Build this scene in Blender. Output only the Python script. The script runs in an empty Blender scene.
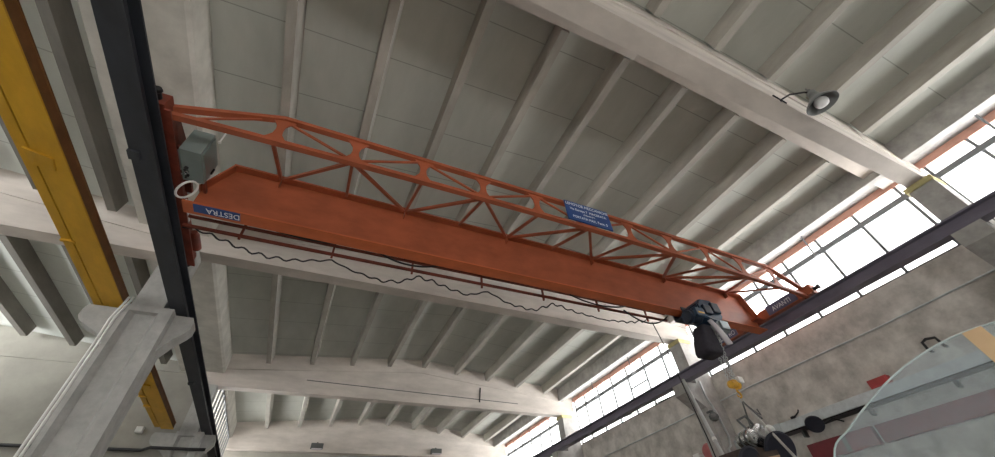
import bpy, bmesh, math, random
from mathutils import Vector, Matrix
random.seed(7)
S = bpy.context.scene
COL = S.collection
EYE = 1.6                      # eye height; build coordinates below have z measured from the eye

# ------------------------------------------------------------------ camera
CR = ((0.90961, -0.40993, -0.06758), (0.23750, 0.64652, -0.72499), (0.34089, 0.64341, 0.68544))
cam_d = bpy.data.cameras.new('camera')
cam = bpy.data.objects.new('camera', cam_d)
COL.objects.link(cam)
cam_d.sensor_width = 36.0
cam_d.lens = 36.0 * 388.96 / 995.0
cam_d.clip_start = 0.05
cam_d.clip_end = 300
rt, dn, fw = (Vector(r) for r in CR)
cam.matrix_world = Matrix(((rt.x, -dn.x, -fw.x, 0), (rt.y, -dn.y, -fw.y, 0), (rt.z, -dn.z, -fw.z, EYE), (0, 0, 0, 1)))
S.camera = cam

# ------------------------------------------------------------------ world and exposure
w = bpy.data.worlds.new('overcast_sky')
S.world = w
w.use_nodes = True
bg = w.node_tree.nodes['Background']
bg.inputs[0].default_value = (1.0, 0.975, 0.955, 1)
wt = w.node_tree
w_tc = wt.nodes.new('ShaderNodeTexCoord')
w_sp = wt.nodes.new('ShaderNodeSeparateXYZ')
w_mr = wt.nodes.new('ShaderNodeMapRange')
w_mr.inputs['From Min'].default_value = -0.12
w_mr.inputs['From Max'].default_value = 0.04
w_mr.inputs['To Min'].default_value = 17.0      # added glow below the horizon, throws light up onto the ceiling
w_mr.inputs['To Max'].default_value = 5.5       # overcast sky
wt.links.new(w_tc.outputs['Generated'], w_sp.inputs[0])
wt.links.new(w_sp.outputs[2], w_mr.inputs['Value'])
wt.links.new(w_mr.outputs['Result'], bg.inputs[1])
sun_d = bpy.data.lights.new('sun', 'SUN')
sun_d.energy = 16.0
sun_d.angle = math.radians(1.5)
sun_d.color = (1.0, 0.93, 0.84)
sun = bpy.data.objects.new('sun', sun_d)
COL.objects.link(sun)
sun.location = (4, -20, 14)
sun.rotation_euler = Vector((0.10, 1.0, -0.37)).to_track_quat('-Z', 'Y').to_euler()   # low sun added for floor bounce, enters by the gate opening
S.view_settings.view_transform = 'Standard'
S.view_settings.look = 'None'
S.view_settings.gamma = 1.0
S.view_settings.use_curve_mapping = False
S.view_settings.exposure = 0.08

# ------------------------------------------------------------------ materials
def mat(name, col, rough=0.6, metal=0.0, var=0.0, scale=4.0, spec=0.4, bump=0.0, col2=None, stretch=(1, 1, 1), detail=6):
    m = bpy.data.materials.new(name)
    m.use_nodes = True
    nt = m.node_tree
    b = nt.nodes['Principled BSDF']
    b.inputs['Base Color'].default_value = (*col, 1)
    b.inputs['Roughness'].default_value = rough
    b.inputs['Metallic'].default_value = metal
    b.inputs['Specular IOR Level'].default_value = spec
    if var or col2:
        tc = nt.nodes.new('ShaderNodeTexCoord')
        mp = nt.nodes.new('ShaderNodeMapping')
        mp.inputs['Scale'].default_value = stretch
        nz = nt.nodes.new('ShaderNodeTexNoise')
        nz.inputs['Scale'].default_value = scale
        nz.inputs['Detail'].default_value = detail
        nz.inputs['Roughness'].default_value = 0.62
        rp = nt.nodes.new('ShaderNodeValToRGB')
        lo = tuple(c * (1 - var) for c in col)
        hi = col2 if col2 else tuple(min(1, c * (1 + var)) for c in col)
        rp.color_ramp.elements[0].position = 0.34
        rp.color_ramp.elements[0].color = (*lo, 1)
        rp.color_ramp.elements[1].position = 0.66
        rp.color_ramp.elements[1].color = (*hi, 1)
        L = nt.links.new
        L(tc.outputs['Object'], mp.inputs[0])
        L(mp.outputs[0], nz.inputs['Vector'])
        L(nz.outputs[0], rp.inputs[0])
        L(rp.outputs[0], b.inputs['Base Color'])
        if bump:
            bp = nt.nodes.new('ShaderNodeBump')
            bp.inputs['Strength'].default_value = bump
            bp.inputs['Distance'].default_value = 0.03
            L(nz.outputs[0], bp.inputs['Height'])
            L(bp.outputs[0], b.inputs['Normal'])
    return m

def slab_mat(name, col, joint=1.38, off=0.0):
    """cast concrete roof slab: faint joints every 1.38 m along the hall"""
    m = mat(name, col, 0.85, var=0.10, scale=0.9, stretch=(1, 0.35, 1))
    nt = m.node_tree
    L = nt.links.new
    b = nt.nodes['Principled BSDF']
    src = b.inputs['Base Color'].links[0].from_socket
    tc = nt.nodes['Texture Coordinate']
    sp = nt.nodes.new('ShaderNodeSeparateXYZ')
    L(tc.outputs['Object'], sp.inputs[0])
    def mth(op, a, v):
        n = nt.nodes.new('ShaderNodeMath')
        n.operation = op
        L(a, n.inputs[0])
        n.inputs[1].default_value = v
        return n.outputs[0]
    t = mth('FRACT', mth('DIVIDE', mth('ADD', sp.outputs[1], 100 * joint - off), joint), 0)
    lt = mth('LESS_THAN', t, 0.016)
    mx = nt.nodes.new('ShaderNodeMix')
    mx.data_type = 'RGBA'
    L(mth('MULTIPLY', lt, 0.55), mx.inputs[0])
    L(src, mx.inputs[6])
    mx.inputs[7].default_value = (col[0] * .35, col[1] * .35, col[2] * .35, 1)
    L(mx.outputs[2], b.inputs['Base Color'])
    return m

M = {}
M['conc'] = mat('girder_concrete', (0.56, 0.51, 0.465), 0.85, var=0.14, scale=1.3, stretch=(0.5, 1, 1.6), bump=0.1)
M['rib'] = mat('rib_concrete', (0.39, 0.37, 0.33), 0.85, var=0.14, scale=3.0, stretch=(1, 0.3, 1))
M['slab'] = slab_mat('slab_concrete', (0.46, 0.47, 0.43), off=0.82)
M['rib_shaded'] = mat('shaded_rib_concrete', (0.19, 0.18, 0.16), 0.85, var=0.14, scale=3.0, stretch=(1, 0.3, 1))  # left hall ribs: shade on their sides put into a darker colour
M['slab_lit'] = slab_mat('slab_concrete_lit', (0.66, 0.69, 0.66), off=0.3)  # left hall slab: light from the left put into a paler colour
M['gutter'] = mat('gutter_concrete', (0.56, 0.54, 0.49), 0.85, var=0.16, scale=1.4, bump=0.1)
M['col'] = mat('column_concrete', (0.42, 0.42, 0.405), 0.85, var=0.13, scale=4, bump=0.15)
M['col_r'] = mat('window_column_concrete', (0.37, 0.36, 0.345), 0.85, var=0.2, scale=3, bump=0.15)
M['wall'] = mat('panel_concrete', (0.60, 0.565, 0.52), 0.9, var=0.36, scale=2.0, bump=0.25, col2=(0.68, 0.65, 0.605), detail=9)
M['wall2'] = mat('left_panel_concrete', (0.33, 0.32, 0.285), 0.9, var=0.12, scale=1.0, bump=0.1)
M['floor'] = mat('floor_concrete', (0.42, 0.40, 0.37), 0.55, var=0.15, scale=0.8)
M['orange_lit'] = mat('orange_paint_lit', (0.50, 0.125, 0.045), 0.45, var=0.14, scale=3.0, stretch=(0.5, 1, 1))  # crane orange lightened, floor bounce on the flange underside is in the colour
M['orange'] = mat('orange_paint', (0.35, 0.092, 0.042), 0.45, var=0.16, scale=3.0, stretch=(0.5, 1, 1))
M['orange_dark'] = mat('dark_red_paint', (0.17, 0.036, 0.02), 0.5, var=0.3, scale=4)  # darker red than the crane's orange paint
M['yellow'] = mat('yellow_paint', (0.66, 0.37, 0.028), 0.5, var=0.14, scale=2.5, stretch=(1, .4, 1))
M['brown'] = mat('shaded_brown_paint', (0.20, 0.085, 0.028), 0.6, var=0.2, scale=3)  # shaded side of the yellow beam, the shade put into the colour
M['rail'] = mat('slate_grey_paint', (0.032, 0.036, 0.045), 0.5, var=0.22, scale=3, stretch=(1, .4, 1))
M['rail_r'] = mat('glare_grey_paint', (0.165, 0.15, 0.195), 0.5, var=0.15, scale=3, stretch=(1, .4, 1))  # grey beam paint with violet window glare put into the colour
M['cab'] = mat('grey_green_enamel', (0.20, 0.24, 0.23), 0.4, var=0.06, scale=3)
M['steel'] = mat('galvanised_steel', (0.52, 0.55, 0.56), 0.42, metal=0.55, var=0.12, scale=6)
M['silver'] = mat('cast_aluminium', (0.55, 0.56, 0.56), 0.25, metal=0.95, var=0.1, scale=9)
M['white'] = mat('white_plastic', (0.80, 0.80, 0.78), 0.4)
M['black'] = mat('black_rubber', (0.012, 0.012, 0.014), 0.6, var=0.2, scale=10)
M['navy_disc'] = mat('blue_black_plastic', (0.016, 0.018, 0.030), 0.55, var=0.15, scale=6)
M['navy'] = mat('hoist_blue_paint', (0.018, 0.045, 0.085), 0.35, var=0.15, scale=8)
M['navy2'] = mat('hoist_dark_cover', (0.012, 0.020, 0.038), 0.4, var=0.15, scale=8)
M['hoistgrey'] = mat('hoist_grey_casting', (0.28, 0.32, 0.33), 0.4, metal=.4, var=0.1, scale=9)
M['bag'] = mat('black_canvas', (0.030, 0.028, 0.038), 0.85, var=0.2, scale=12, bump=0.2)
M['strap'] = mat('pale_grey_plastic', (0.55, 0.52, 0.55), 0.5)
M['hook'] = mat('hook_yellow_paint', (0.72, 0.40, 0.05), 0.45, var=0.15, scale=14)
M['blue'] = mat('sign_blue', (0.022, 0.065, 0.22), 0.4, var=0.06, scale=8)
M['bluegrey'] = mat('plate_blue_grey', (0.12, 0.12, 0.21), 0.45, var=0.08, scale=8)
M['letter'] = mat('white_letter_paint', (0.82, 0.84, 0.88), 0.5)
M['red'] = mat('maroon_enamel', (0.17, 0.016, 0.024), 0.4, var=0.15, scale=4)
M['redbright'] = mat('red_enamel', (0.42, 0.055, 0.055), 0.4, var=0.15, scale=4)
M['pink'] = mat('faded_red_plastic', (0.52, 0.16, 0.16), 0.4, var=0.12, scale=6)
M['wframe'] = mat('grey_window_frame', (0.17, 0.18, 0.19), 0.5, var=0.08, scale=5)
M['terracotta'] = mat('terracotta_eave_board', (0.60, 0.33, 0.26), 0.7, var=0.12, scale=3)
M['rope'] = mat('pale_rope', (0.50, 0.49, 0.46), 0.8, var=0.12, scale=20)
M['pale'] = mat('pale_grey_paint', (0.48, 0.50, 0.50), 0.5, var=0.08, scale=5)
M['engine'] = mat('oily_brown_iron', (0.055, 0.038, 0.030), 0.55, var=0.3, scale=9)
M['cable'] = mat('black_cable', (0.018, 0.016, 0.018), 0.5)
M['grime'] = mat('dirty_gunmetal', (0.12, 0.125, 0.125), 0.6, var=0.25, scale=6)
M['lampgrey'] = mat('lamp_grey_enamel', (0.19, 0.20, 0.20), 0.45, var=0.08, scale=6)
M['lampbox'] = mat('weathered_grey_box', (0.10, 0.105, 0.10), 0.5)
M['bulb'] = mat('milky_bulb_glass', (0.88, 0.89, 0.90), 0.25)
M['tape'] = mat('tan_masking_tape', (0.62, 0.43, 0.25), 0.7, var=0.06, scale=6)
M['yellowpad'] = mat('ochre_bearing_pad', (0.50, 0.44, 0.22), 0.8, var=0.15, scale=6)

def glass_mat(name, clear, tint, rough, veil):
    m = bpy.data.materials.new(name)
    m.use_nodes = True
    nt = m.node_tree
    nt.nodes.clear()
    out = nt.nodes.new('ShaderNodeOutputMaterial')
    tr = nt.nodes.new('ShaderNodeBsdfTransparent')
    tr.inputs[0].default_value = (*tint, 1)
    gl = nt.nodes.new('ShaderNodeBsdfGlossy')
    gl.inputs['Roughness'].default_value = rough
    df = nt.nodes.new('ShaderNodeBsdfPrincipled')
    df.inputs['Base Color'].default_value = (0.74, 0.82, 0.86, 1)
    df.inputs['Roughness'].default_value = 0.5
    L = nt.links.new
    a = nt.nodes.new('ShaderNodeMixShader')
    b = nt.nodes.new('ShaderNodeMixShader')
    fr = nt.nodes.new('ShaderNodeFresnel')
    fr.inputs[0].default_value = 1.45
    a.inputs[0].default_value = veil
    L(tr.outputs[0], a.inputs[1])
    L(df.outputs[0], a.inputs[2])
    ge = nt.nodes.new('ShaderNodeNewGeometry')
    iv = nt.nodes.new('ShaderNodeMath')
    iv.operation = 'SUBTRACT'
    iv.inputs[0].default_value = 1.0
    L(ge.outputs['Backfacing'], iv.inputs[1])
    mu = nt.nodes.new('ShaderNodeMath')
    mu.operation = 'MULTIPLY'
    L(fr.outputs[0], mu.inputs[0])
    L(iv.outputs[0], mu.inputs[1])
    L(mu.outputs[0], b.inputs[0])
    L(a.outputs[0], b.inputs[1])
    L(gl.outputs[0], b.inputs[2])
    L(b.outputs[0], out.inputs[0])
    return m
M['pane'] = glass_mat('window_glass', 1, (0.97, 0.98, 0.98), 0.02, 0.04)
M['sheet'] = glass_mat('dusty_sheet_glass', 1, (0.90, 0.94, 0.96), 0.06, 0.14)
M['sheet_edge'] = mat('ground_glass_edge', (0.55, 0.62, 0.60), 0.25, var=0.1, scale=9)

# ------------------------------------------------------------------ mesh helpers
V = Vector
class MB:
    def __init__(s):
        s.bm = bmesh.new()
    def box(s, x0, x1, y0, y1, z0, z1, bev=0.0):
        a = bmesh.ops.create_cube(s.bm, size=1.0)
        vs = a['verts']
        for v in vs:
            v.co = V(((x0 + x1) / 2 + v.co.x * (x1 - x0), (y0 + y1) / 2 + v.co.y * (y1 - y0), (z0 + z1) / 2 + v.co.z * (z1 - z0)))
        if bev:
            es = list({e for v in vs for e in v.link_edges})
            bmesh.ops.bevel(s.bm, geom=es, offset=bev, segments=2, affect='EDGES', profile=0.6)
        return s
    def prism(s, pts, d):
        """closed polygon pts swept by vector d"""
        a = [s.bm.verts.new(V(p)) for p in pts]
        b = [s.bm.verts.new(V(p) + V(d)) for p in pts]
        n = len(pts)
        s.bm.faces.new(a)
        s.bm.faces.new(b[::-1])
        for i in range(n):
            s.bm.faces.new((a[i], b[i], b[(i + 1) % n], a[(i + 1) % n]))
        return s
    def loft(s, rings, cap=True):
        vr = [[s.bm.verts.new(V(p)) for p in r] for r in rings]
        n = len(rings[0])
        for r0, r1 in zip(vr, vr[1:]):
            for i in range(n):
                s.bm.faces.new((r0[i], r0[(i + 1) % n], r1[(i + 1) % n], r1[i]))
        if cap:
            s.bm.faces.new(vr[0][::-1])
            s.bm.faces.new(vr[-1])
        return s
    def bar(s, p, q, wd, ht, up=(0, 0, 1)):
        p, q = V(p), V(q)
        d = (q - p).normalized()
        u = V(up)
        sd = d.cross(u)
        if sd.length < 1e-4:
            sd = d.cross(V((1, 0, 0)))
        sd.normalize()
        u = sd.cross(d)
        c = [sd * (wd / 2 * i) + u * (ht / 2 * j) for i, j in ((-1, -1), (1, -1), (1, 1), (-1, 1))]
        return s.loft([[p + k for k in c], [q + k for k in c]])
    def tube(s, pts, r, n=8, closed=False):
        pts = [V(p) for p in pts]
        m = len(pts)
        rings = []
        pu = None
        for i, p in enumerate(pts):
            a = pts[(i - 1) % m] if (closed or i > 0) else p
            b = pts[(i + 1) % m] if (closed or i < m - 1) else p
            d = (b - a).normalized()
            u = pu if pu is not None else (V((0, 0, 1)) if abs(d.z) < 0.9 else V((1, 0, 0)))
            sd = d.cross(u)
            if sd.length < 1e-4:
                sd = d.orthogonal()
            sd.normalize()
            u = sd.cross(d).normalized()
            pu = u
            rr = r[i] if isinstance(r, (list, tuple)) else r
            rings.append([p + (sd * math.cos(t) + u * math.sin(t)) * rr for t in (2 * math.pi * k / n for k in range(n))])
        if closed:
            rings.append(rings[0])
            vr = [[s.bm.verts.new(q) for q in g] for g in rings[:-1]]
            for i in range(m):
                r0, r1 = vr[i], vr[(i + 1) % m]
                for k in range(n):
                    s.bm.faces.new((r0[k], r0[(k + 1) % n], r1[(k + 1) % n], r1[k]))
            return s
        return s.loft(rings)
    def lathe(s, c, axis, prof, n=24, cap=True):
        """prof = [(distance along axis, radius)]"""
        c, ax = V(c), V(axis).normalized()
        a = ax.orthogonal().normalized()
        b = ax.cross(a)
        return s.loft([[c + ax * h + (a * math.cos(t) + b * math.sin(t)) * r for t in (2 * math.pi * k / n for k in range(n))] for h, r in prof], cap)
    def ibeam(s, p, q, wd, ht, tf=0.025, tw=0.02, z0=True):
        """I section; p, q = bottom centre line"""
        p, q = V(p), V(q)
        d = (q - p).normalized()
        sd = d.cross(V((0, 0, 1))).normalized()
        u = V((0, 0, 1))
        pr = [(-wd / 2, 0), (wd / 2, 0), (wd / 2, tf), (tw / 2, tf), (tw / 2, ht - tf), (wd / 2, ht - tf), (wd / 2, ht), (-wd / 2, ht), (-wd / 2, ht - tf), (-tw / 2, ht - tf), (-tw / 2, tf), (-wd / 2, tf)]
        return s.prism([p + sd * a + u * b for a, b in pr], q - p)

ORG = {}
def base(par):
    return ORG.get(par.name, V((0, 0, 0))) if par else V((0, 0, 0))
def obj(name, mb, m, parent=None, org=None, smooth=False, kind=None, label=None):
    bm = mb.bm
    bmesh.ops.recalc_face_normals(bm, faces=bm.faces[:])
    me = bpy.data.meshes.new(name)
    if parent:
        o0 = base(parent)
    elif org is not None:
        o0 = V(org)
    else:
        xs = [v.co for v in bm.verts]
        lo = V([min(c[i] for c in xs) for i in range(3)])
        hi = V([max(c[i] for c in xs) for i in range(3)])
        o0 = V(((lo.x + hi.x) / 2, (lo.y + hi.y) / 2, lo.z))
    for v in bm.verts:
        v.co -= o0
    bm.to_mesh(me)
    bm.free()
    if smooth:
        for p in me.polygons:
            p.use_smooth = True
    o = bpy.data.objects.new(name, me)
    if m:
        me.materials.append(M[m])
    COL.objects.link(o)
    if parent:
        o.parent = parent
    else:
        o.location = o0 + V((0, 0, EYE))
    ORG[o.name] = o0
    if kind:
        o['kind'] = kind
    if label:
        o['label'] = label
    return o
def tag(o, label, cat, group=None, kind=None):
    o['label'] = label
    o['category'] = cat
    if group:
        o['group'] = group
    if kind:
        o['kind'] = kind
    return o
def thing(name, loc, label, cat, group=None):
    o = bpy.data.objects.new(name, None)
    o.empty_display_size = 0.2
    COL.objects.link(o)
    o.location = V(loc) + V((0, 0, EYE))
    ORG[o.name] = V(loc)
    return tag(o, label, cat, group)
def struct(name, mb, m, parent=None):
    o = obj(name, mb, m, parent)
    if not parent:
        o['kind'] = 'structure'
    return o
def text(name, s, size, loc, xdir, ydir, parent, m='letter', align='CENTER', thick=0.002, sx=1.0):
    cu = bpy.data.curves.new(name, 'FONT')
    cu.body = s
    cu.size = size
    cu.align_x = align
    cu.align_y = 'CENTER'
    cu.extrude = thick
    t = bpy.data.objects.new(name + '_tmp', cu)
    COL.objects.link(t)
    bpy.context.view_layer.update()
    me = bpy.data.meshes.new_from_object(t.evaluated_get(bpy.context.evaluated_depsgraph_get()))
    bpy.data.objects.remove(t)
    x, y = V(xdir).normalized(), V(ydir).normalized()
    z = x.cross(y)
    b = base(parent)
    for v in me.vertices:
        c = v.co
        v.co = V(loc) + x * c.x * sx + y * c.y + z * c.z - b
    me.name = name
    me.materials.clear()
    me.materials.append(M[m])
    o = bpy.data.objects.new(name, me)
    COL.objects.link(o)
    o.parent = parent
    return o

# ------------------------------------------------------------------ dimensions (z from eye)
FL = -EYE
GY = [(1.0, 1.36), (9.32, 9.70), (17.68, 18.05), (26.1, 26.45)]     # girder lines
XL, XR, XRIDGE = -3.14, 12.0, 4.6
def zr(x):                                                    # underside of the ribs, main hall
    return 8.10 - 0.092 * abs(x - XRIDGE)
def zl(x):                                                    # underside of the ribs, left hall
    return 7.06 + 0.115 * (-5.0 - x)
RD = 0.40                                                     # rib depth
ZB = 6.5                                                      # girder underside
ZR = 4.9                                                      # rail underside

# ------------------------------------------------------------------ setting
struct('floor', MB().box(-13, 14, -8.5, 27.2, FL - 0.2, FL), 'floor')

def roof(name, x0, x1, zf, ys, ribs, m, ridge=None):
    mb = MB()
    pts = [(x0, zf(x0) + RD)] + ([(ridge, zf(ridge) + RD)] if ridge else []) + [(x1, zf(x1) + RD)]
    low = [(x, ys[0], z) for x, z in pts]
    high = [(x, ys[0], z + 0.2) for x, z in pts][::-1]
    mb.prism(low + high, (0, ys[1] - ys[0], 0))
    c = struct(name, mb, m)
    for (ya, yb, xs) in ribs:
        for x in xs:
            z = zf(x)
            b, t = 0.085, 0.135
            obj('rib', MB().prism([(x - b, ya, z), (x + b, ya, z), (x + t, ya, z + RD + .02), (x - t, ya, z + RD + .02)], (0, yb - ya, 0)), 'rib' if ridge else 'rib_shaded', c)
    return c
def xs_(a, d, n):
    return [a + d * i for i in range(n)]
roof('ceiling', -3.9, 12.9, zr, (-7.6, 27.2),
     [(-7.2, 0.94, xs_(-1.82, 1.575, 9)), (1.86, 9.22, xs_(-1.82, 1.575, 9)), (9.76, 17.6, xs_(-1.78, 1.62, 9)), (18.12, 26.02, xs_(-1.66, 1.635, 9))], 'slab', XRIDGE)
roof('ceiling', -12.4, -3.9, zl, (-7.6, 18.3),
     [(-7.2, 9.2, xs_(-12.15, 1.40, 6)), (9.76, 17.6, xs_(-12.15, 1.40, 6))], 'slab_lit')

# long gutter beams at the eaves (between the two halls, and along the window wall)
struct('trim_1', MB().prism([(-4.62, -7.6, 7.0), (XL - .06, -7.6, 7.0), (XL, -7.6, 7.06), (XL, -7.6, 7.72), (-4.62, -7.6, 7.42)], (0, 34.6, 0)), 'gutter')
struct('trim_2', MB().prism([(12.05, -7.6, 7.2), (12.28, -7.6, 7.2), (12.28, -7.6, 7.42), (13.0, -7.6, 7.42), (13.0, -7.6, 7.80), (12.05, -7.6, 7.80)], (0, 34.6, 0)), 'col_r')
# eave board running outside above the glass
struct('trim_3', MB().box(13.12, 13.42, -7.6, 27, 7.50, 7.60), 'terracotta')
struct('trim_4', MB().box(12.93, 13.02, -7.6, 27, 7.22, 7.42), 'terracotta')

# right wall: concrete panels below the window strip
ZW = 5.16
struct('wall_right', MB().box(12.9, 13.15, -7.6, 27.2, FL, ZW), 'wall')
# left wall of the far bay, with its own windows
lw = MB().box(-3.5, -3.2, 18.16, 26.5, FL, 5.0)
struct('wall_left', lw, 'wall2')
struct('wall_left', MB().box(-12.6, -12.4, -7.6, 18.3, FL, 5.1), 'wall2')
# end wall of the left hall (raised upper panel over a lower field)
ew = MB().prism([(-12.4, 17.95, 4.34), (-3.5, 17.95, 4.34), (-3.5, 17.95, 7.2), (-4.6, 17.95, 7.35), (-12.4, 17.95, 8.25)], (0, 0.3, 0))
ew.box(-12.4, -3.5, 18.0, 18.25, FL, 4.34)
ew.box(-12.4, -4.1, 17.9, 17.96, 6.95, 7.03)
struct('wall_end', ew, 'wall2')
bw = MB().box(-4.1, 13.15, 26.5, 26.8, FL, 7.6)
struct('wall_back', bw, 'wall2')

# unseen front wall behind the viewer; gate opening added to let light in
fw_ = MB().box(-12.6, -9.5, -7.8, -7.6, FL, 8.6).box(-9.5, -2.6, -7.8, -7.6, FL, 8.6).box(-2.6, 2.4, -7.8, -7.6, 0.9, 8.6).box(2.4, 13.15, -7.8, -7.6, FL, 8.6)
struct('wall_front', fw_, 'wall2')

# window strips
def window_strip(name, x, ya, yb, z0, z1, ztr, step, side, horiz=(), y0=0.0):
    f = MB()
    t = 0.03
    f.box(x - t, x + t, ya, yb, z0, z0 + 0.06)
    f.box(x - t, x + t, ya, yb, z1 - 0.06, z1)
    n = max(1, round((yb - ya) / step))
    if side == 'R':
        f.box(x - 0.05, x + 0.05, ya, yb, ztr - 0.075, ztr + 0.075)
        ys = [ya + .03, yb - .03] + [y0 + step * i for i in range(-12, 30) if ya + .2 < y0 + step * i < yb - .2]
        for y in ys:
            f.box(x - t, x + t, y - 0.034, y + 0.034, z0, z1)
    else:
        for i in range(n + 1):
            y = min(max(ya + (yb - ya) * i / n, ya + .03), yb - .03)
            f.box(x - t, x + t, y - 0.05, y + 0.05, z0, z1)
    for (y0, y1, z) in horiz:
        f.box(x - t, x + t, y0, y1, z - .03, z + .03)
    wn = struct(name, f, 'wframe')
    obj('pane', MB().box(x - 0.006, x + 0.006, ya + .02, yb - .02, z0 + .02, z1 - .02), 'pane', wn)
    return wn
window_strip('window_1', 12.98, -7.5, 0.95, ZW, 7.42, 6.84, 1.13, 'R', (), 0.01)
window_strip('window_2', 12.98, 1.42, 9.26, ZW, 7.42, 6.84, 1.13, 'R', (), 2.78)
window_strip('window_3', 12.98, 9.74, 17.63, ZW, 7.42, 6.78, 1.13, 'R', ((12.16, 13.29, 6.25),), 11.03)
window_strip('window_4', 12.98, 18.11, 26.04, ZW, 7.42, 6.72, 1.13, 'R', (), 19.3)
window_strip('window_5', -3.26, 18.2, 26.0, 5.0, 7.0, 6, 0.72, 'L')
window_strip('window_6', -12.5, -7.5, 18.2, 5.1, 8.2, 6, 1.2, 'L')

# ------------------------------------------------------------------ roof girders
def girder(x0, x1, ya, yb, top, label, ridge=XRIDGE, zb=ZB):
    mb = MB()
    def poly(zlo, zhi):
        return zlo, zhi
    xs = [x0, ridge, x1] if ridge else [x0, x1]
    def band(y0, y1, lo, hi):
        pts = [(x, y0, lo(x)) for x in xs] + [(x, y0, hi(x)) for x in xs[::-1]]
        mb.prism(pts, (0, y1 - y0, 0))
    band(ya, yb, lambda x: zb, lambda x: zb + 0.34)
    band(ya + 0.03, yb - 0.03, lambda x: zb + 0.34, lambda x: top(x) - 0.22)
    band(ya + 0.0, yb - 0.0, lambda x: top(x) - 0.22, lambda x: top(x) + RD)
    band(yb, yb + 0.46, lambda x: top(x) - 0.03, lambda x: top(x) + RD)
    return tag(obj('roof_girder', mb, 'conc'), label, 'girder')
girder(-3.9, 12.9, *GY[0], zr, 'long pale concrete roof girder carrying the bell lamp, nearest of the girders')
girder(-3.9, 12.9, *GY[1], zr, 'pale concrete roof girder right behind the orange bridge crane')
g3 = girder(-3.9, 12.9, *GY[2], zr, 'pale concrete roof girder with a long crack line, one bay beyond the crane')
girder(-3.9, 12.9, *GY[3], zr, 'pale concrete roof girder with two grey lamp boxes, at the far end wall')
girder(-12.4, -3.95, 9.34, 9.72, zl, 'concrete roof girder of the left hall, passing behind the yellow rail', ridge=None, zb=6.28)

obj('crack_line', MB().bar((-.2, 17.705, 7.04), (9.6, 17.705, 6.88), .02, .03), 'grime', g3)
obj('tie_rod', MB().bar((7.58, 17.66, 7.45), (7.52, 17.66, 6.78), .05, .05), 'black', g3)
# ------------------------------------------------------------------ columns
def column_left(yc, label):
    ya, yb = yc - 0.28, yc + 0.28
    t = thing('concrete_column', (-3.4, yc, FL), label, 'column', 'columns between the two halls')
    s = MB()
    # H shaped shaft: recessed channel in the near face
    pr = [(-3.80, ya), (-3.72, ya), (-3.64, ya + .14), (-3.30, ya + .14), (-3.22, ya), (-3.0, ya), (-3.0, yb), (-3.80, yb)]
    s.prism([(x, y, FL) for x, y in pr], (0, 0, 4.72 - FL))
    s.prism([(x, y, 4.72) for x, y in [(-3.8, ya), (-3.0, ya), (-3.0, yb), (-3.8, yb)]], (0, 0, 0.14))
    s.prism([(-3.74, ya + .02, 4.85), (-3.2, ya + .02, 4.85), (-3.2, yb - .02, 4.85), (-3.74, yb - .02, 4.85)], (0, 0, ZB - 4.85))
    obj('shaft', s, 'col', t)
    for sgn, xa, xb in ((1, -3.0, -2.62), (-1, -3.8, -4.5)):
        y0 = yc - .06
        b = MB().prism([(xa, y0, 4.02), (xa + .4 * (xb - xa), y0, 4.28), (xb - .06 * sgn, y0, 4.48), (xb, y0, 4.58), (xb, y0, 4.74), (xb - .05 * sgn, y0, 4.84), (xa, y0, 4.84)], (0, .34, 0))
        obj('bracket', b, 'col', t)
    return t
column_left(9.48, 'pale grey concrete column with white cable pipes, nearest at lower left')
column_left(17.86, 'shadowed concrete column at the far end of the yellow rail')

def column_right(yc, label):
    ya, yb = yc - 0.26, yc + 0.26
    t = thing('concrete_column', (12.4, yc, FL), label, 'column', 'columns along the window wall')
    s = MB().box(12.05, 12.9, ya, yb, FL, ZB)
    obj('shaft', s, 'col_r', t)
    obj('bracket', MB().prism([(12.05, ya, 4.05), (11.42, ya, 4.5), (11.42, ya, 4.84), (12.05, ya, 4.84)], (0, yb - ya, 0)), 'col_r', t)
    obj('bearing_pad', MB().box(12.0, 12.6, ya - .03, yb + .03, ZB - 0.13, ZB), 'yellowpad', t)
    return t
column_right(1.18, 'concrete column against the windows under the bell lamp girder')
column_right(9.5, 'concrete column against the windows just behind the black hoist bag')
column_right(17.87, 'concrete column against the windows one bay beyond the hoist')
column_right(26.28, 'concrete column in the far right corner of the hall')

# ------------------------------------------------------------------ runway rails
def rail(x0, label, m='rail', y0=-7.5, y1=26.0):
    t = thing('crane_rail', (x0, 9, ZR), label, 'crane rail')
    obj('beam', MB().ibeam((x0, y0, ZR), (x0, y1, ZR), 0.30, 0.32, 0.03, 0.05), m, t)
    obj('rail_bar', MB().box(x0 - .03, x0 + .03, y0, y1, ZR + 0.32, ZR + 0.383), m, t)
    return t
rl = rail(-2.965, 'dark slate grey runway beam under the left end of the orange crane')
for y in (4.9, 13.2):
    c = MB().box(-3.12, -2.98, y, y + .16, ZR - .045, ZR - .0)
    obj('clamp', c, 'rail', rl)
rr = rail(11.70, 'runway beam tinted with violet window glare, in front of the window wall', 'rail_r')

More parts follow.
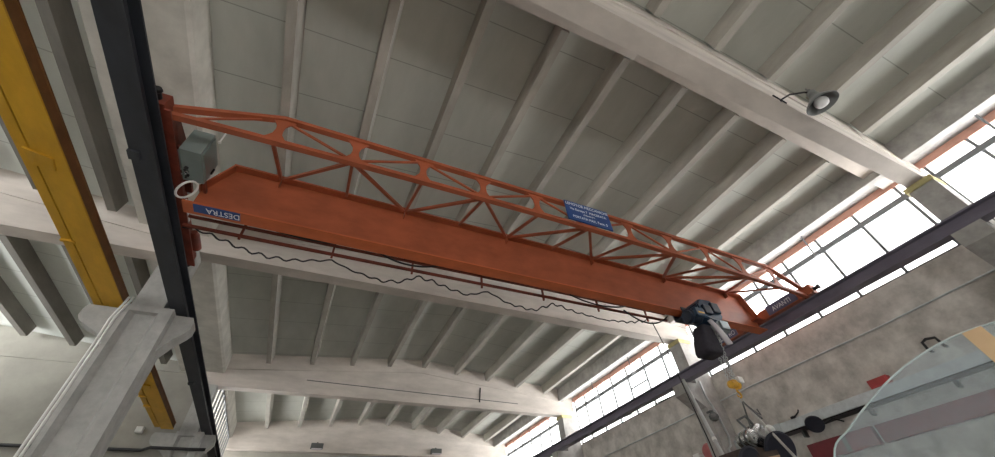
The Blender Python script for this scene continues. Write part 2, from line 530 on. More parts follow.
t = thing('crane_rail', (-4.17, 5, ZR), 'yellow runway beam with shaded brown side at far left', 'crane rail')
obj('bottom_flange', MB().box(-4.285, -3.93, -7.5, 17.6, ZR, ZR + .025), 'yellow', t, label='yellow underside')
obj('web', MB().box(-4.20, -3.945, -7.5, 17.6, ZR + .025, ZR + .19).box(-4.285, -3.93, -7.5, 17.6, ZR + .19, ZR + .215), 'brown', t, label='shaded brown side')
obj('hanger_bar', MB().box(-4.42, -4.20, -7.5, 17.5, ZR + .10, ZR + .13), 'brown', t)
obj('side_strip', MB().box(-4.46, -4.325, -7.5, 17.5, ZR + .02, ZR + .05).box(-4.46, -4.43, -7.5, 17.5, ZR + .05, ZR + .2), 'yellow', t)
for y in (5.35, 13.6):
    cl = MB().prism([(-4.36, y, ZR - .03), (-4.2, y + .02, ZR - .05), (-4.05, y + .10, ZR - .03), (-4.08, y + .34, ZR - .03), (-4.32, y + .3, ZR - .03)], (0, 0, 0.03))
    obj('clamp', cl, 'yellow', t)
for y in (2.2, 7.4, 11.4, 12.2, 13.0, 14.6, 15.4):
    obj('strip_bolt', MB().box(-4.46, -4.26, y, y + .05, ZR - .02, ZR + .02), 'yellow', t)

# ------------------------------------------------------------------ bridge crane
cr = thing('bridge_crane', (4.5, 6.0, 5.0), 'orange overhead bridge crane with lattice side truss spanning the hall', 'overhead crane')
# main girder, I section with tapered ends
GX0, GX1 = -2.52, 11.42
g = MB()
prof = [(GX0, 5.03), (GX1, 5.03), (GX1, 5.32), (11.12, 6.08), (-2.22, 6.08), (GX0, 5.36)]
g.prism([(x, 5.985, z) for x, z in prof], (0, 0.03, 0))
mg = obj('main_girder', g, 'orange', cr)
obj('bottom_flange', MB().box(GX0 - .1, GX1 + .1, 5.86, 6.14, 5.0, 5.03), 'orange_lit', mg)
tf = MB().box(-2.24, 11.14, 5.84, 6.16, 6.08, 6.12)
tf.bar((-2.22, 6.0, 6.1), (GX0, 6.0, 5.38), 0.32, 0.03, up=(1, 0, 0)).bar((11.12, 6.0, 6.1), (GX1, 6.0, 5.34), 0.32, 0.03, up=(1, 0, 0))
obj('top_flange', tf, 'orange', mg)
for x in xs_(-1.45, 2.4, 6):
    obj('stiffener', MB().box(x - .008, x + .008, 5.87, 5.985, 5.93, 6.08), 'orange', mg)
pl = obj('sign_plate', MB().box(-2.46, -1.78, 5.875, 6.06, 4.985, 4.9995), 'blue', mg, label='blue plate reading DESTRA')
text('lettering', 'DESTRA', 0.175, (-2.03, 5.967, 4.984), (-1, 0, 0), (0, 1, 0), pl, sx=0.80)

# side truss: upper and lower chord in the plane y = 4.5
YT = 4.5
PX = xs_(-1.45, 1.2, 11)
def ztop(x):
    if x < PX[0]:
        return 5.5 + (x + 2.9) / (PX[0] + 2.9) * 0.56
    if x > PX[-1]:
        return 5.46 + (11.75 - x) / (11.75 - PX[-1]) * 0.54
    return 6.06 + 0.06 * math.sin(math.pi * (x - PX[0]) / (PX[-1] - PX[0])) - 0.005 * (x + 1.45)
def zbot(x):
    return 5.36 + 0.19 * math.sin(math.pi * min(1, max(0, (x + 2.9) / 14.65))) ** 0.8 - 0.006 * (x + 2.9)
def chord(zf, xs, wd=0.10, ht=0.075):
    mb = MB()
    rings = []
    for x in xs:
        z = zf(x)
        rings.append([(x, YT - wd / 2, z - ht / 2), (x, YT + wd / 2, z - ht / 2), (x, YT + wd / 2, z + ht / 2), (x, YT - wd / 2, z + ht / 2)])
    return mb.loft(rings)
tr = obj('side_truss', chord(ztop, [-2.95] + PX + [11.85]), 'orange', cr)
obj('lower_chord', chord(zbot, [-2.8, -2.2] + PX + [11.2, 11.85]), 'orange', tr)
for i, x in enumerate(PX):
    # hourglass gusset posts
    zb, zt = zbot(x) + 0.03, ztop(x) - 0.03
    h = zt - zb
    wv = [(0.0, .19), (0.16, .12), (0.30, .07), (0.5, .055), (0.70, .07), (0.84, .12), (1.0, .19)]
    pts = [(x - a, YT - .012, zb + h * f) for f, a in wv] + [(x + a, YT - .012, zb + h * f) for f, a in wv[::-1]]
    obj('gusset_post', MB().prism(pts, (0, .024, 0)), 'orange', tr)
for i in range(len(PX) - 1):
    xa, xb = PX[i] + .09, PX[i + 1] - .09
    za, zb2 = (zbot(xa) + .08, ztop(xb) - .08) if i % 2 else (ztop(xa) - .08, zbot(xb) + .08)
    obj('panel_rod', MB().bar((xa, YT, za), (xb, YT, zb2), .035, .035), 'orange', tr)
obj('panel_rod', MB().bar((-2.6, YT, zbot(-2.6)), (-1.75, YT, ztop(-1.75) - .05), .03, .03), 'orange', tr)
# struts and diagonals from the lower chord to the girder's top flange
for i, x in enumerate(PX):
    obj('strut', MB().bar((x, YT + .03, zbot(x)), (x, 5.86, 6.05), .05, .05), 'orange', tr)
    if i < len(PX) - 1:
        x2 = PX[i + 1]
        if i % 2 == 0:
            p, q = (x + .05, 5.86, 6.05), (x2 - .05, YT + .03, zbot(x2))
        else:
            p, q = (x + .05, YT + .03, zbot(x)), (x2 - .05, 5.86, 6.05)
        obj('diagonal_brace', MB().bar(p, q, .055, .055), 'orange', tr)
# sign board on the truss
sb = obj('sign_board', MB().box(4.02, 5.16, YT - .09, YT - .06, 5.55, 6.12, 0.008), 'blue', cr, label='dark blue sign board with white lettering')
for s_, sz, z in (('LEMOYOR MECCANICHE', .115, 6.035), ('Via Europa 7  MACERATA', .10, 5.89), ('di Bianchi & C.', .06, 5.785), ('PORTATA MAX. Tonn. 5', .098, 5.66)):
    text('lettering', s_, sz, (4.59, YT - .091, z), (1, 0, 0), (0, 0, 1), sb, sx=0.86)

# end carriages
def carriage(x, m, sgn, name_m):
    e = obj('end_carriage', MB().box(x - .12, x + .12, 4.3, 8.15, 5.30, 5.56, .012), m, cr)
    for y in (4.55, 7.85):
        obj('wheel', MB().lathe((x - .06, y, 5.40), (1, 0, 0), [(0, .115), (.02, .13), (.02, .115), (.1, .115), (.1, .13), (.12, .115)], 24), 'black', e)
        obj('buffer', MB().lathe((x, y + (.3 if y > 6 else -.25), 5.42), (0, 1 if y > 6 else -1, 0), [(0, .05), (.1, .05), (.12, .07), (.16, .06)], 14), 'black', e)
    obj('lower_lip', MB().box(x - (.2 if sgn < 0 else -.12), x + (-.12 if sgn < 0 else .2), 4.35, 8.1, 5.27, 5.30), m, e)
    return e
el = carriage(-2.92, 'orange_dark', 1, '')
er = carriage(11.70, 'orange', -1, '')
for y0, y1, s_ in ((4.72, 5.62, 'AVANTI'), (6.75, 7.6, 'INDIETRO')):
    p_ = obj('sign_plate', MB().box(11.545, 11.575, y0, y1, 5.30, 5.60), 'bluegrey', er, label='blue grey plate reading ' + s_)
    text('lettering', s_, 0.19, (11.543, (y0 + y1) / 2, 5.44), (0, -1, 0), (0, 0, 1), p_, sx=0.85)
# deep dark gusset where girder and truss meet the left carriage
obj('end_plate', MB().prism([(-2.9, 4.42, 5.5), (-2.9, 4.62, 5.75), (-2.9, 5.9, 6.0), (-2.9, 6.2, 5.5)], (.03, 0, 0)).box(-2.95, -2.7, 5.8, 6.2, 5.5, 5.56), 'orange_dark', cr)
obj('end_plate', MB().box(11.2, 11.6, 5.8, 6.2, 5.28, 5.32).prism([(11.66, 4.42, 5.5), (11.66, 6.2, 5.5), (11.66, 5.9, 5.62), (11.66, 4.62, 5.62)], (.03, 0, 0)), 'orange', cr)
# travel motors on the carriages
obj('travel_motor', MB().lathe((-2.72, 7.3, 5.44), (0, 1, 0), [(-.1, .05), (0, .08), (.4, .08), (.44, .05)], 18), 'orange_dark', cr, smooth=False)
obj('travel_motor', MB().lathe((11.85, 4.5, 5.55), (1, 0, .3), [(0, .05), (.02, .1), (.22, .1), (.25, .06)], 18), 'navy2', cr)
# control cabinet on the left end
cb = obj('control_cabinet', MB().box(-2.72, -2.42, 5.06, 5.72, 5.32, 5.86, .012), 'cab', cr)
obj('cabinet_door', MB().box(-2.42, -2.40, 5.10, 5.68, 5.36, 5.82, .006), 'cab', cb)
obj('handle', MB().box(-2.40, -2.375, 5.62, 5.65, 5.52, 5.64), 'black', cb)
for k in range(3):
    obj('cable_gland', MB().lathe((-2.64, 5.42 + .08 * k, 5.32), (0, 0, -1), [(0, .03), (.03, .03), (.035, .02), (.07, .018)], 12), 'black' if k != 1 else 'silver', cb)
for bx in ((-2.8, -2.72, 5.1, 5.16, 5.4, 5.46), (-2.8, -2.72, 5.6, 5.66, 5.4, 5.46), (-2.46, -2.42, 5.72, 5.98, 5.36, 5.42)):
    obj('cabinet_bracket', MB().box(*bx), 'orange_dark', cr)
# white loop of conduit below the cabinet, lying round the girder end
lp = [(-2.62 + .10 * math.cos(a) , 5.80 + .16 * math.sin(a), 5.20 + .14 * math.cos(a)) for a in (2 * math.pi * k / 20 for k in range(20))]
obj('conduit_loop', MB().tube(lp, .018, 8, True), 'white', cr, label='white loop of conduit')
obj('lamp_tube', MB().lathe((-2.28, 5.0, 5.62), (0, 0, 1), [(0, .02), (.02, .028), (.05, .012), (.30, .012)], 10), 'white', cr)
for k, y in enumerate((5.15, 6.35)):
    obj('guard_strip', MB().box(-2.795, -2.77, y, y + .55, 5.33, 5.47), 'strap', cr, label='pale strip on the left carriage')
# festoon rods behind the girder, carried on little hangers
fr = obj('festoon_rod', MB().bar((-2.75, 6.7, 5.39), (8.6, 6.7, 5.46), .045, .045), 'orange_dark', cr)
obj('festoon_rod', MB().bar((-2.75, 6.7, 5.17), (8.6, 6.7, 5.24), .05, .05), 'orange_dark', cr)
for x in xs_(-1.85, 1.62, 7):
    hb = MB().bar((x, 6.7, 5.1), (x, 6.7, 5.5), .04, .04).bar((x, 6.14, 5.55), (x, 6.7, 5.48), .05, .05)
    hb.bar((x, 6.0, 5.55), (x, 6.16, 5.55), .05, .05)
    obj('festoon_hanger', hb, 'orange_dark', cr)
# wavy supply cable slung under the rods
key = [(-2.75, 5.16), (-2.58, 5.16), (-2.28, 5.10), (-1.71, 4.92), (-1.31, 4.86), (-.93, 4.88), (-.51, 4.98), (-.21, 5.07), (.18, 4.92), (.8, 4.80), (1.21, 4.88), (1.51, 5.08), (1.85, 5.05), (2.2, 4.95), (2.67, 4.86), (3.17, 5.06), (3.67, 4.84), (4.32, 4.78), (4.93, 5.09), (5.49, 4.98), (6.39, 4.90), (7.23, 4.98), (7.92, 5.15)]
pts = []
for (xa, za), (xb, zb2) in zip(key, key[1:]):
    n = max(2, int((xb - xa) / .045))
    for k in range(n):
        f = k / n
        x = xa + (xb - xa) * f
        z = za + (zb2 - za) * f
        pts.append((x, 6.74 + .02 * math.sin(x * 23), z + .024 * math.sin(x * 21)))
obj('supply_cable', MB().tube(pts, .016, 6), 'cable', cr, smooth=True)
# slack loops close under the girder
def sag(p, q, d, n=14):
    p, q = V(p), V(q)
    return [p.lerp(q, k / n) - V((0, 0, d * 4 * (k / n) * (1 - k / n))) for k in range(n + 1)]
for p, q, d in (((-1.5, 6.3, 5.2), (.1, 6.3, 5.22), .10), ((.6, 6.35, 5.2), (1.9, 6.35, 5.2), .16), ((5.2, 6.4, 5.2), (6.9, 6.4, 5.2), .14), ((6.9, 6.5, 5.15), (8.2, 6.3, 5.1), .3)):
    obj('slack_cable', MB().tube(sag(p, q, d), .02, 6), 'cable', cr, smooth=True)
obj('pendant_cable', MB().tube([(8.0, 6.7, 5.1), (8.15, 6.7, 4.3), (8.3, 6.75, 3.4), (8.42, 6.75, 2.2), (8.45, 6.75, 0.3)], .014, 6), 'cable', cr, smooth=True)
obj('pendant_control', MB().box(8.40, 8.50, 6.71, 6.79, -.1, .3, .015), 'hook', cr)

# ------------------------------------------------------------------ chain hoist
ho = thing('chain_hoist', (8.5, 5.6, 4.5), 'dark blue electric chain hoist hanging from the orange girder', 'hoist')
tb = MB().box(8.2, 8.9, 5.83, 5.845, 4.86, 5.1).box(8.2, 8.9, 6.155, 6.17, 4.86, 5.1).box(8.2, 8.9, 5.83, 6.17, 4.84, 4.88)
for x in (8.32, 8.78):
    tb.lathe((x, 5.85, 5.075), (0, 1, 0), [(0, .045), (.06, .045)], 14).lathe((x, 6.10, 5.075), (0, 1, 0), [(0, .045), (.05, .045)], 14)
obj('trolley', tb, 'navy2', ho)
b = MB().prism([(8.16, 5.34, 4.56), (8.62, 5.34, 4.46), (8.92, 5.34, 4.62), (8.92, 5.34, 4.92), (8.70, 5.34, 5.10), (8.34, 5.34, 5.08), (8.16, 5.34, 4.90)], (0, .46, 0))
bmesh.ops.bevel(b.bm, geom=b.bm.edges[:], offset=.03, segments=2, affect='EDGES')
b.box(8.4, 8.7, 5.6, 5.95, 4.72, 4.86)
obj('body', b, 'navy', ho)
for (x0, x1, z0, z1) in ((8.26, 8.52, 4.62, 4.86), (8.58, 8.84, 4.70, 4.98)):
    obj('cover', MB().box(x0, x1, 5.27, 5.35, z0, z1, .025), 'navy2', ho)
obj('motor', MB().lathe((8.2, 5.52, 4.62), (-1, 0, -.12), [(0, .17), (.04, .185), (.30, .185), (.32, .15), (.38, .14)], 18), 'navy2', ho)
obj('control_box', MB().box(7.90, 8.20, 5.27, 5.37, 4.50, 4.72, .02), 'navy', ho)
obj('rating_plate', MB().box(7.96, 8.15, 5.258, 5.272, 4.56, 4.60), 'hook', ho, label='small yellow plate')
gc = MB().box(8.58, 8.96, 5.36, 5.74, 4.24, 4.56, .05)
gc.box(8.64, 8.92, 5.30, 5.38, 4.28, 4.5, .02)
for k in range(4):
    gc.box(8.955, 8.985, 5.40, 5.70, 4.28 + .065 * k, 4.305 + .065 * k)
obj('gear_case', gc, 'hoistgrey', ho)
# chain bag: flared canvas bucket
def rect(cx, cy, hx, hy, z, n=6, k=.35):
    r = []
    for sx, sy in ((1, 1), (-1, 1), (-1, -1), (1, -1)):
        c = V((cx + sx * hx * (1 - k), cy + sy * hy * (1 - k), z))
        a0 = {(1, 1): 0, (-1, 1): 90, (-1, -1): 180, (1, -1): 270}[(sx, sy)]
        for j in range(n):
            a = math.radians(a0 + 90 * j / (n - 1))
            r.append(c + V((math.cos(a) * hx * k, math.sin(a) * hy * k, 0)))
    return r
bagb = MB().loft([rect(8.24, 5.56, .15, .15, 4.36), rect(8.21, 5.56, .19, .17, 4.24), rect(8.15, 5.56, .25, .19, 3.95), rect(8.10, 5.56, .28, .20, 3.70), rect(8.08, 5.56, .26, .18, 3.62)])
obj('chain_bag', bagb, 'bag', ho, smooth=True)
st = MB()
cpts = [(8.38, 5.36, 4.50), (8.40, 5.30, 4.32), (8.44, 5.27, 4.14), (8.52, 5.28, 3.98), (8.64, 5.32, 3.88)]
rings = []
for k, p in enumerate(cpts):
    w_ = (.06, .07, .085, .10, .10)[k]
    rings.append([(p[0] - w_, p[1], p[2] - .03), (p[0] + w_, p[1], p[2] + .03), (p[0] + w_, p[1] + .04, p[2] + .03), (p[0] - w_, p[1] + .04, p[2] - .03)])
obj('chain_guide', st.loft(rings), 'strap', ho, smooth=True, label='pale curved chain guide')
# load chains with real links
def chain(p, q, name, par):
    p, q = V(p), V(q)
    L_ = (q - p).length
    n = int(L_ / .062)
    d = (q - p).normalized()
    a = d.orthogonal().normalized()
    c2 = d.cross(a)
    mb = MB()
    for i in range(n):
        c = p.lerp(q, (i + .5) / n)
        u = a if i % 2 else c2
        ring = [c + d * (.042 * math.sin(t)) + u * (.024 * math.cos(t)) for t in (2 * math.pi * k / 10 for k in range(10))]
        mb.tube(ring, .009, 5, True)
    obj(name, mb, 'steel', par)
chain((8.60, 5.5, 4.25), (8.44, 5.5, 3.12), 'load_chain', ho)
chain((8.66, 5.62, 4.25), (8.52, 5.62, 3.12), 'load_chain', ho)
chain((8.50, 5.60, 4.40), (8.36, 5.60, 3.12), 'load_chain', ho)
# hook block and hook
hk = MB().box(8.34, 8.48, 5.49, 5.64, 2.95, 3.10, .03)
for sx in (-.10, .10):
    hk.lathe((8.42 + sx, 5.56, 3.0), (1 if sx > 0 else -1, 0, 0), [(-.06, .085), (.02, .085), (.04, .055)], 16)
hb = obj('hook_block', hk, 'hook', ho, label='yellow hook block')
obj('block_cover', MB().box(8.48, 8.64, 5.44, 5.68, 3.02, 3.16, .02), 'white', hb)
hp = [(8.42, 5.56, 2.92), (8.42, 5.56, 2.84)] + [(8.42 + .06 * math.sin(a), 5.56, 2.79 + .06 * math.cos(a)) for a in (math.radians(8 + 262 * k / 16) for k in range(17))]
obj('hook', MB().tube(hp, [.02] * 2 + [.022] * 9 + [.02] * 5 + [.014, .010, .007], 8), 'hook', ho, smooth=True)

# ------------------------------------------------------------------ machine hanging on the slings
sl = thing('lifting_sling', (8.42, 5.56, 2.68), 'pair of grey lifting ropes spread from the yellow hook', 'sling')
for q in ((7.70, 5.2, 1.79), (7.98, 5.05, 2.12), (7.66, 4.6, 1.30)):
    obj('rope', MB().tube([(8.42, 5.56, 2.66), V((8.42, 5.56, 2.66)).lerp(V(q), .5) + V((0, 0, -.01)), q], .024 if q[1] < 4.8 else .016, 8), 'rope' if q[1] < 4.8 else 'grime', sl)
obj('shackle', MB().tube([(8.42 + .06 * math.cos(a), 5.56, 2.68 + .07 * math.sin(a)) for a in (2 * math.pi * k / 14 for k in range(14))], .014, 8, True), 'steel', sl)
obj('sling_tail', MB().tube([(8.44, 5.55, 2.6), (8.60, 5.5, 2.42), (8.72, 5.5, 2.38), (8.68, 5.5, 2.5)], .012, 6), 'grime', sl)

en = thing('machine_drive', (8.28, 5.5, 1.05), 'dark machine drive with silver cylinders hanging on the ropes below hook', 'machine')
ORG[en.name] = V((8.70, 5.5, 1.05))   # parts are drawn around x = 8.7
obj('body', MB().box(7.75, 8.9, 5.3, 5.9, 1.05, 1.52, .05).box(7.9, 8.7, 5.25, 5.95, 1.2, 1.68, .04), 'engine', en)
obj('frame', MB().bar((8.28, 5.3, 1.9), (8.25, 5.45, 2.2), .035, .035).bar((8.25, 5.45, 2.2), (8.62, 5.5, 2.32), .035, .035).bar((8.62, 5.5, 2.32), (8.78, 5.5, 2.1), .035, .035), 'grime', en)
for cx, cz, r, l in ((8.14, 1.84, .14, .34), (8.44, 1.90, .19, .4)):
    obj('cylinder', MB().lathe((cx, 5.2, cz), (.25, 1, 0), [(0, r * .55), (.01, r * .9), (.04, r), (.12, r), (.13, r * .92), (.16, r * .92), (.17, r), (l, r), (l + .03, r * .6)], 26), 'silver', en)
    for h_ in (.055, .2):
        obj('band', MB().lathe(V((cx, 5.2, cz)) + V((.25, 1, 0)).normalized() * h_, (.25, 1, 0), [(0, r * .9), (0, r * 1.04), (.03, r * 1.04), (.03, r * .9)], 26), 'grime', en)
obj('end_cap', MB().lathe((8.52, 5.1, 1.93), (-.3, -1, -.45), [(0, .10), (.05, .09), (.07, .05)], 20), 'white', en, label='bright silver cap')
obj('round_guard', MB().lathe((8.50, 5.08, 1.60), (-.35, -1, -.45), [(0, .02), (.0, .30), (.03, .31), (.06, .28), (.07, .02)], 30), 'navy_disc', en, label='blue black round guard')
obj('round_guard', MB().lathe((7.66, 5.15, 1.44), (-.3, -1, -.5), [(0, .02), (0, .2), (.03, .21), (.06, .18), (.07, .02)], 24), 'navy_disc', en, label='blue black round guard')
obj('front_beam', MB().bar((7.75, 5.1, 1.44), (8.35, 5.1, 1.52), .14, .12), 'engine', en)
obj('copper_strip', MB().bar((7.95, 5.0, 1.42), (8.28, 5.0, 1.47), .025, .03), 'tape', en)
for k in range(4):
    obj('hose', MB().tube([(8.65 + .03 * k, 5.3, 1.80 - .05 * k), (8.9 + .05 * k, 5.25, 1.72 - .05 * k), (9.02, 5.25, 1.52 - .05 * k), (8.98 - .04 * k, 5.3, 1.30)], .022, 8), 'black', en, smooth=True)

# ------------------------------------------------------------------ along the right wall
t = thing('cable_trunking', (12.75, 4, 2.8), 'long pale grey steel cable trunking low on the window wall', 'trunking')
obj('body', MB().box(12.56, 12.89, 1.48, 9.2, 2.82, 3.06, .01), 'steel', t)
obj('lip', MB().box(12.50, 12.89, 1.48, 7.6, 2.77, 2.80), 'black', t, label='black lower lip')
obj('joint_cover', MB().box(12.545, 12.89, 7.55, 7.95, 2.80, 3.08, .01), 'steel', t)
for y in xs_(1.7, 1.8, 5):
    obj('wall_bracket', MB().box(12.7, 12.89, y, y + .05, 2.6, 2.80), 'grime', t)

tag(obj('conduit_pipe', MB().tube([(12.87, -4, 4.38), (12.87, 1.5, 4.40), (12.87, 4, 4.335), (12.87, 8, 4.345), (12.87, 12, 4.29), (12.87, 17.3, 4.25)], .024, 8), 'steel', smooth=True), 'thin grey conduit pipe running along the concrete window wall', 'pipe')
tag(obj('bent_pipe', MB().tube([(12.12, 9.16, 4.9), (12.12, 9.16, 4.4), (12.3, 9.16, 3.9), (12.4, 9.16, 3.2), (12.3, 9.16, 2.9), (12.15, 9.16, 2.8), (12.1, 9.16, -1.5)], .035, 8), 'steel', smooth=True), 'bent grey pipe down the column behind the hook', 'pipe')
tag(obj('globe_lamp', MB().lathe((12.05, 9.12, 3.58), (0, 0, 1), [(0, .02), (.03, .1), (.1, .15), (.17, .15), (.24, .1), (.27, .05), (.33, .05)], 20).box(12.0, 12.1, 9.12, 9.3, 3.87, 3.92), 'grime', smooth=False), 'small grey round lamp on the column behind the hook', 'lamp')
def disc_lamp(y, z, r, label):
    d = thing('disc_lamp', (12.5, y, z), label, 'lamp')
    obj('head', MB().lathe((12.32, y, z), (-.75, -.35, -.55), [(0, .04), (.0, r * .9), (.03, r), (.07, r * .98), (.08, r * .9), (.085, .03)], 30), 'navy_disc', d)
    obj('arm', MB().tube([(12.36, y, z), (12.46, y - .2, z - .05), (12.44, y - .42, z + .0), (12.52, y - .6, z - .12)], .02, 6).tube([(12.36, y, z), (12.46, y, z + .08), (12.555, y, z + .15)], .026, 6), 'black', d)
disc_lamp(6.5, 2.74, .215, 'blue black round lamp head in front of the pale trunking')
def red_box(name, y0, y1, z0, z1, label, m, strip=True):
    t = thing(name, (12.9, (y0 + y1) / 2, z0), label, 'box')
    obj('body', MB().box(12.72, 12.9, y0, y1, z0, z1, .01), m, t)
    if strip:
        ym = y0 + (y1 - y0) * .42
        obj('strip', MB().box(12.705, 12.72, ym - .05, ym + .05, z0 + .01, z1 - .01), 'grime', t)
    else:
        obj('lid', MB().box(12.70, 12.72, y0 + .04, y1 - .04, z0 + .03, z1 - .03), m, t)
red_box('wall_cabinet', 5.55, 7.22, 2.02, 2.42, 'maroon cabinet with a grey strip under the pale trunking', 'red')
red_box('wall_cabinet', -2.4, 5.45, 2.02, 2.40, 'long maroon cabinet seen through the hazy glass sheet', 'red')
red_box('fire_box', 4.55, 5.0, 3.09, 3.3, 'small bright red box on top of the trunking beside glass', 'redbright', False)
t = thing('alarm_bell', (12.8, 10.24, 3.06), 'faded red round alarm bell low on the wall, between the pole and bent pipe', 'bell')
obj('gong', MB().lathe((12.66, 10.24, 3.02), (-1, 0, -.2), [(0, .26), (.07, .26), (.15, .21), (.2, .1), (.21, .02)], 26), 'pink', t)
obj('back_plate', MB().box(12.66, 12.9, 10.05, 10.43, 2.84, 3.2), 'redbright', t)
tag(obj('white_box', MB().box(12.62, 12.9, 10.72, 11.0, 2.9, 3.1, .02).box(12.605, 12.62, 10.76, 10.96, 2.94, 3.06), 'white'), 'small white box on the wall beside the red alarm bell', 'box')
tag(obj('wall_hook', MB().tube([(12.9, 3.22, 3.42), (12.78, 3.22, 3.42), (12.74, 3.22, 3.5), (12.74, 3.24, 3.62), (12.74, 3.4, 3.66), (12.74, 3.5, 3.62), (12.74, 3.5, 3.46), (12.78, 3.5, 3.42), (12.9, 3.5, 3.42)], .03, 8), 'black', smooth=True), 'black U-shaped hook on the concrete wall above glass sheet', 'hook')
tag(obj('cable_hook', MB().tube([(12.9, 7.2, 3.14), (12.8, 7.2, 3.14), (12.8, 7.1, 3.17), (12.8, 7.0, 3.22), (12.8, 6.96, 3.28)], .018, 6).box(12.76, 12.9, 7.17, 7.26, 3.1, 3.17), 'black', smooth=False), 'small bent black hook above the trunking, beside the disc lamp', 'hook')

# leaning pole
pa, pb = V((11.38, 9.17, 4.86)), V((10.2, 7.93, 2.23))
d = pb - pa
pc = pa + d * ((FL - pa.z) / d.z)
t = thing('pole', (pc.x, pc.y, FL), 'long pale grey pole leaning up against the right runway beam', 'pole')
obj('shaft', MB().tube([pc, pa], .05, 10), 'pale', t)
obj('collar', MB().tube([pa + d * .80, pa + d * .83], .06, 10), 'white', t)
obj('tip', MB().tube([pa, pa - d * .03], .025, 8), 'grime', t)

# window opener rods hanging in front of the glass
for i, y in enumerate((4.05, 12.55, 15.4, -0.4)):
    lb = ('dark window opener rod beyond the right end of the crane', 'dark window opener rod second bay, nearer of the two behind the hoist', 'dark window opener rod second bay, farther of the two behind the hoist', 'dark window opener rod in the nearest window bay at right edge')[i]
    t = thing('window_opener_rod', (12.6, y, 6.55), lb, 'rod', 'window opener rods')
    obj('rod', MB().bar((12.6, y, 6.6), (12.55, y - .05, 7.55), .035, .035), 'wframe', t)
    obj('lever', MB().bar((12.6, y, 6.62), (12.95, y, 6.8), .03, .03), 'wframe', t)
for p, q, m in (((12.94, 11.0, 5.2), (12.94, 15.6, 5.5), .02),):
    tag(obj('wall_cable', MB().tube([p, (12.92, 13.2, 5.28), q], m, 6), 'cable', smooth=True), 'thin black cable slung across the low window panes', 'cable')

# ------------------------------------------------------------------ left column pipes, end-wall pipe
for k, x in enumerate((-3.85, -3.93)):
    tag(obj('cable_pipe', MB().tube([(x, 9.24 + .05 * k, FL), (x, 9.24 + .05 * k, 4.0), (x - .0, 9.2 + .05 * k, 4.5), (x + .05, 9.17 + .04 * k, 4.72), (x + .09, 9.15 + .03 * k, 4.9), (x + .095, 9.15 + .03 * k, 4.98)], .024, 8), 'white', smooth=True),
        ('white cable pipe up the near column, closest to its edge', 'white cable pipe up the near column, outer one of the pair')[k], 'pipe', 'pipes on the near column')
tag(obj('wall_pipe', MB().tube([(-12.3, 17.86, 4.32), (-4.6, 17.86, 4.30), (-4.3, 17.5, 4.30), (-3.2, 17.46, 4.28), (-2.75, 17.5, 4.3)], .05, 8), 'black', smooth=True), 'black pipe along the end wall of the left hall', 'pipe')
tag(obj('junction_box', MB().box(-5.02, -4.82, 17.78, 17.95, 4.82, 5.0, .01), 'white'), 'small white junction box on the end wall of left hall', 'box')

# small lamps on the far girder
for x, lb in ((1.12, 'small grey lamp box on the far girder, left one'), (8.0, 'small grey lamp box on the far girder, right one')):
    t = thing('lamp_box', (x, 26.0, 6.6), lb, 'lamp', 'lamp boxes on the far girder')
    obj('housing', MB().box(x - .32, x + .32, 25.72, 26.02, 6.6, 6.86, .03), 'lampbox', t)
    obj('lens', MB().box(x - .27, x + .27, 25.75, 25.98, 6.575, 6.60), 'strap', t)
    obj('arm', MB().box(x - .04, x + .04, 25.95, 26.1, 6.72, 6.95), 'lampbox', t)

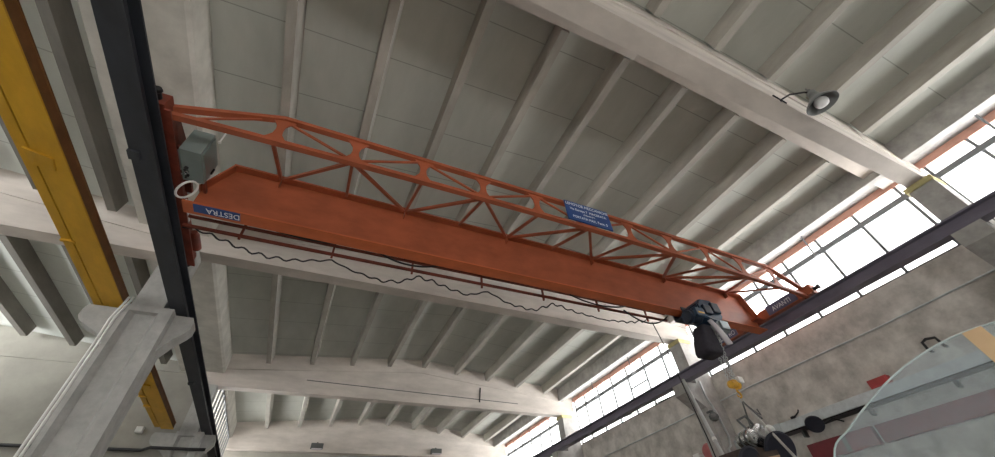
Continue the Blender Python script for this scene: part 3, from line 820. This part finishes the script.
# bell lamp hanging from the near girder
t = thing('bell_lamp', (7.5, .68, 6.3), 'grey metal bell lamp with a big white bulb on the near girder', 'lamp')
c = V((7.50, .68, 6.30))
ax = V((-.12, -.05, 1)).normalized()
obj('shade', MB().lathe(c, ax, [(0, .27), (.012, .275), (.05, .25), (.14, .17), (.2, .11), (.28, .08), (.36, .075), (.36, .04), (.26, .05), (.2, .09), (.14, .15), (.05, .23), (.0, .262)], 36, cap=False), 'lampgrey', t, smooth=True)
obj('bulb', MB().lathe(c + ax * .0, ax, [(-.05, .01), (-.045, .06), (-.02, .10), (.03, .12), (.08, .115), (.14, .07), (.22, .045)], 24), 'bulb', t, smooth=True)
obj('socket', MB().lathe(c + ax * .2, ax, [(0, .05), (.1, .05)], 14), 'black', t)
tp = c + ax * .36
obj('arm', MB().tube([tp, tp + V((-.08, .05, .05)), (7.05, .85, 6.62), (6.93, .98, 6.56), (6.93, 1.02, 6.52)], .018, 8).tube([(6.75, .985, 6.62), (7.1, .985, 6.56)], .014, 6), 'cable', t)
obj('eye_bolt', MB().lathe(tp + V((0, 0, 0)), (0, 0, 1), [(0, .04), (.08, .04), (.1, .02), (.16, .012)], 10), 'lampgrey', t)

# ------------------------------------------------------------------ big glass sheet by the viewer
ol = []
ctrl = [(1.30, -1.6), (1.30, -.6), (1.25, .05), (1.16, .35), (1.04, .43), (.90, .50), (.78, .55), (.66, .585), (.52, .605), (.39, .60), (.2, .585), (-.1, .54), (-.6, .44), (-.6, -1.6)]
ctrl2 = ctrl[:2]
def catmull(pts, n=6):
    out = []
    for i in range(len(pts) - 1):
        p0, p1, p2, p3 = (V((*pts[max(0, min(len(pts) - 1, j))], 0)) for j in (i - 1, i, i + 1, i + 2))
        for k in range(n):
            f = k / n
            q = .5 * ((2 * p1) + (p2 - p0) * f + (2 * p0 - 5 * p1 + 4 * p2 - p3) * f * f + (3 * p1 - p0 - 3 * p2 + p3) * f ** 3)
            out.append((q.x, q.y))
    out.append(pts[-1])
    return out
outl = [ctrl[0]] + catmull(ctrl[1:13]) + [ctrl[13]]
GXP = 2.2
t = thing('glass_sheet', (GXP, .35, FL), 'large hazy glass sheet with rounded corner and tan tape strip, nearest', 'glass')
obj('pane', MB().prism([(GXP, y, z) for y, z in outl], (.008, 0, 0)), 'sheet', t)
obj('edge', MB().tube([(GXP + .004, y, z) for y, z in outl[1:-1]], .004, 6), 'sheet_edge', t, label='ground glass edge')
obj('tape', MB().prism([(GXP - .003, .485, .603), (GXP - .003, .425, .603), (GXP - .003, .35, -.2), (GXP - .003, .41, -.2)], (.002, 0, 0)), 'tape', t, label='tan tape strip')
st_ = MB().box(GXP - .35, GXP + .4, -.62, -.56, FL, FL + .1).box(GXP - .35, GXP + .4, 1.2, 1.26, FL, FL + .1).box(GXP - .03, GXP + .0, -.6, 1.3, FL, FL + .25).box(GXP + .012, GXP + .05, -.6, 1.3, FL, FL + .25)
obj('stand', st_, 'engine', t)
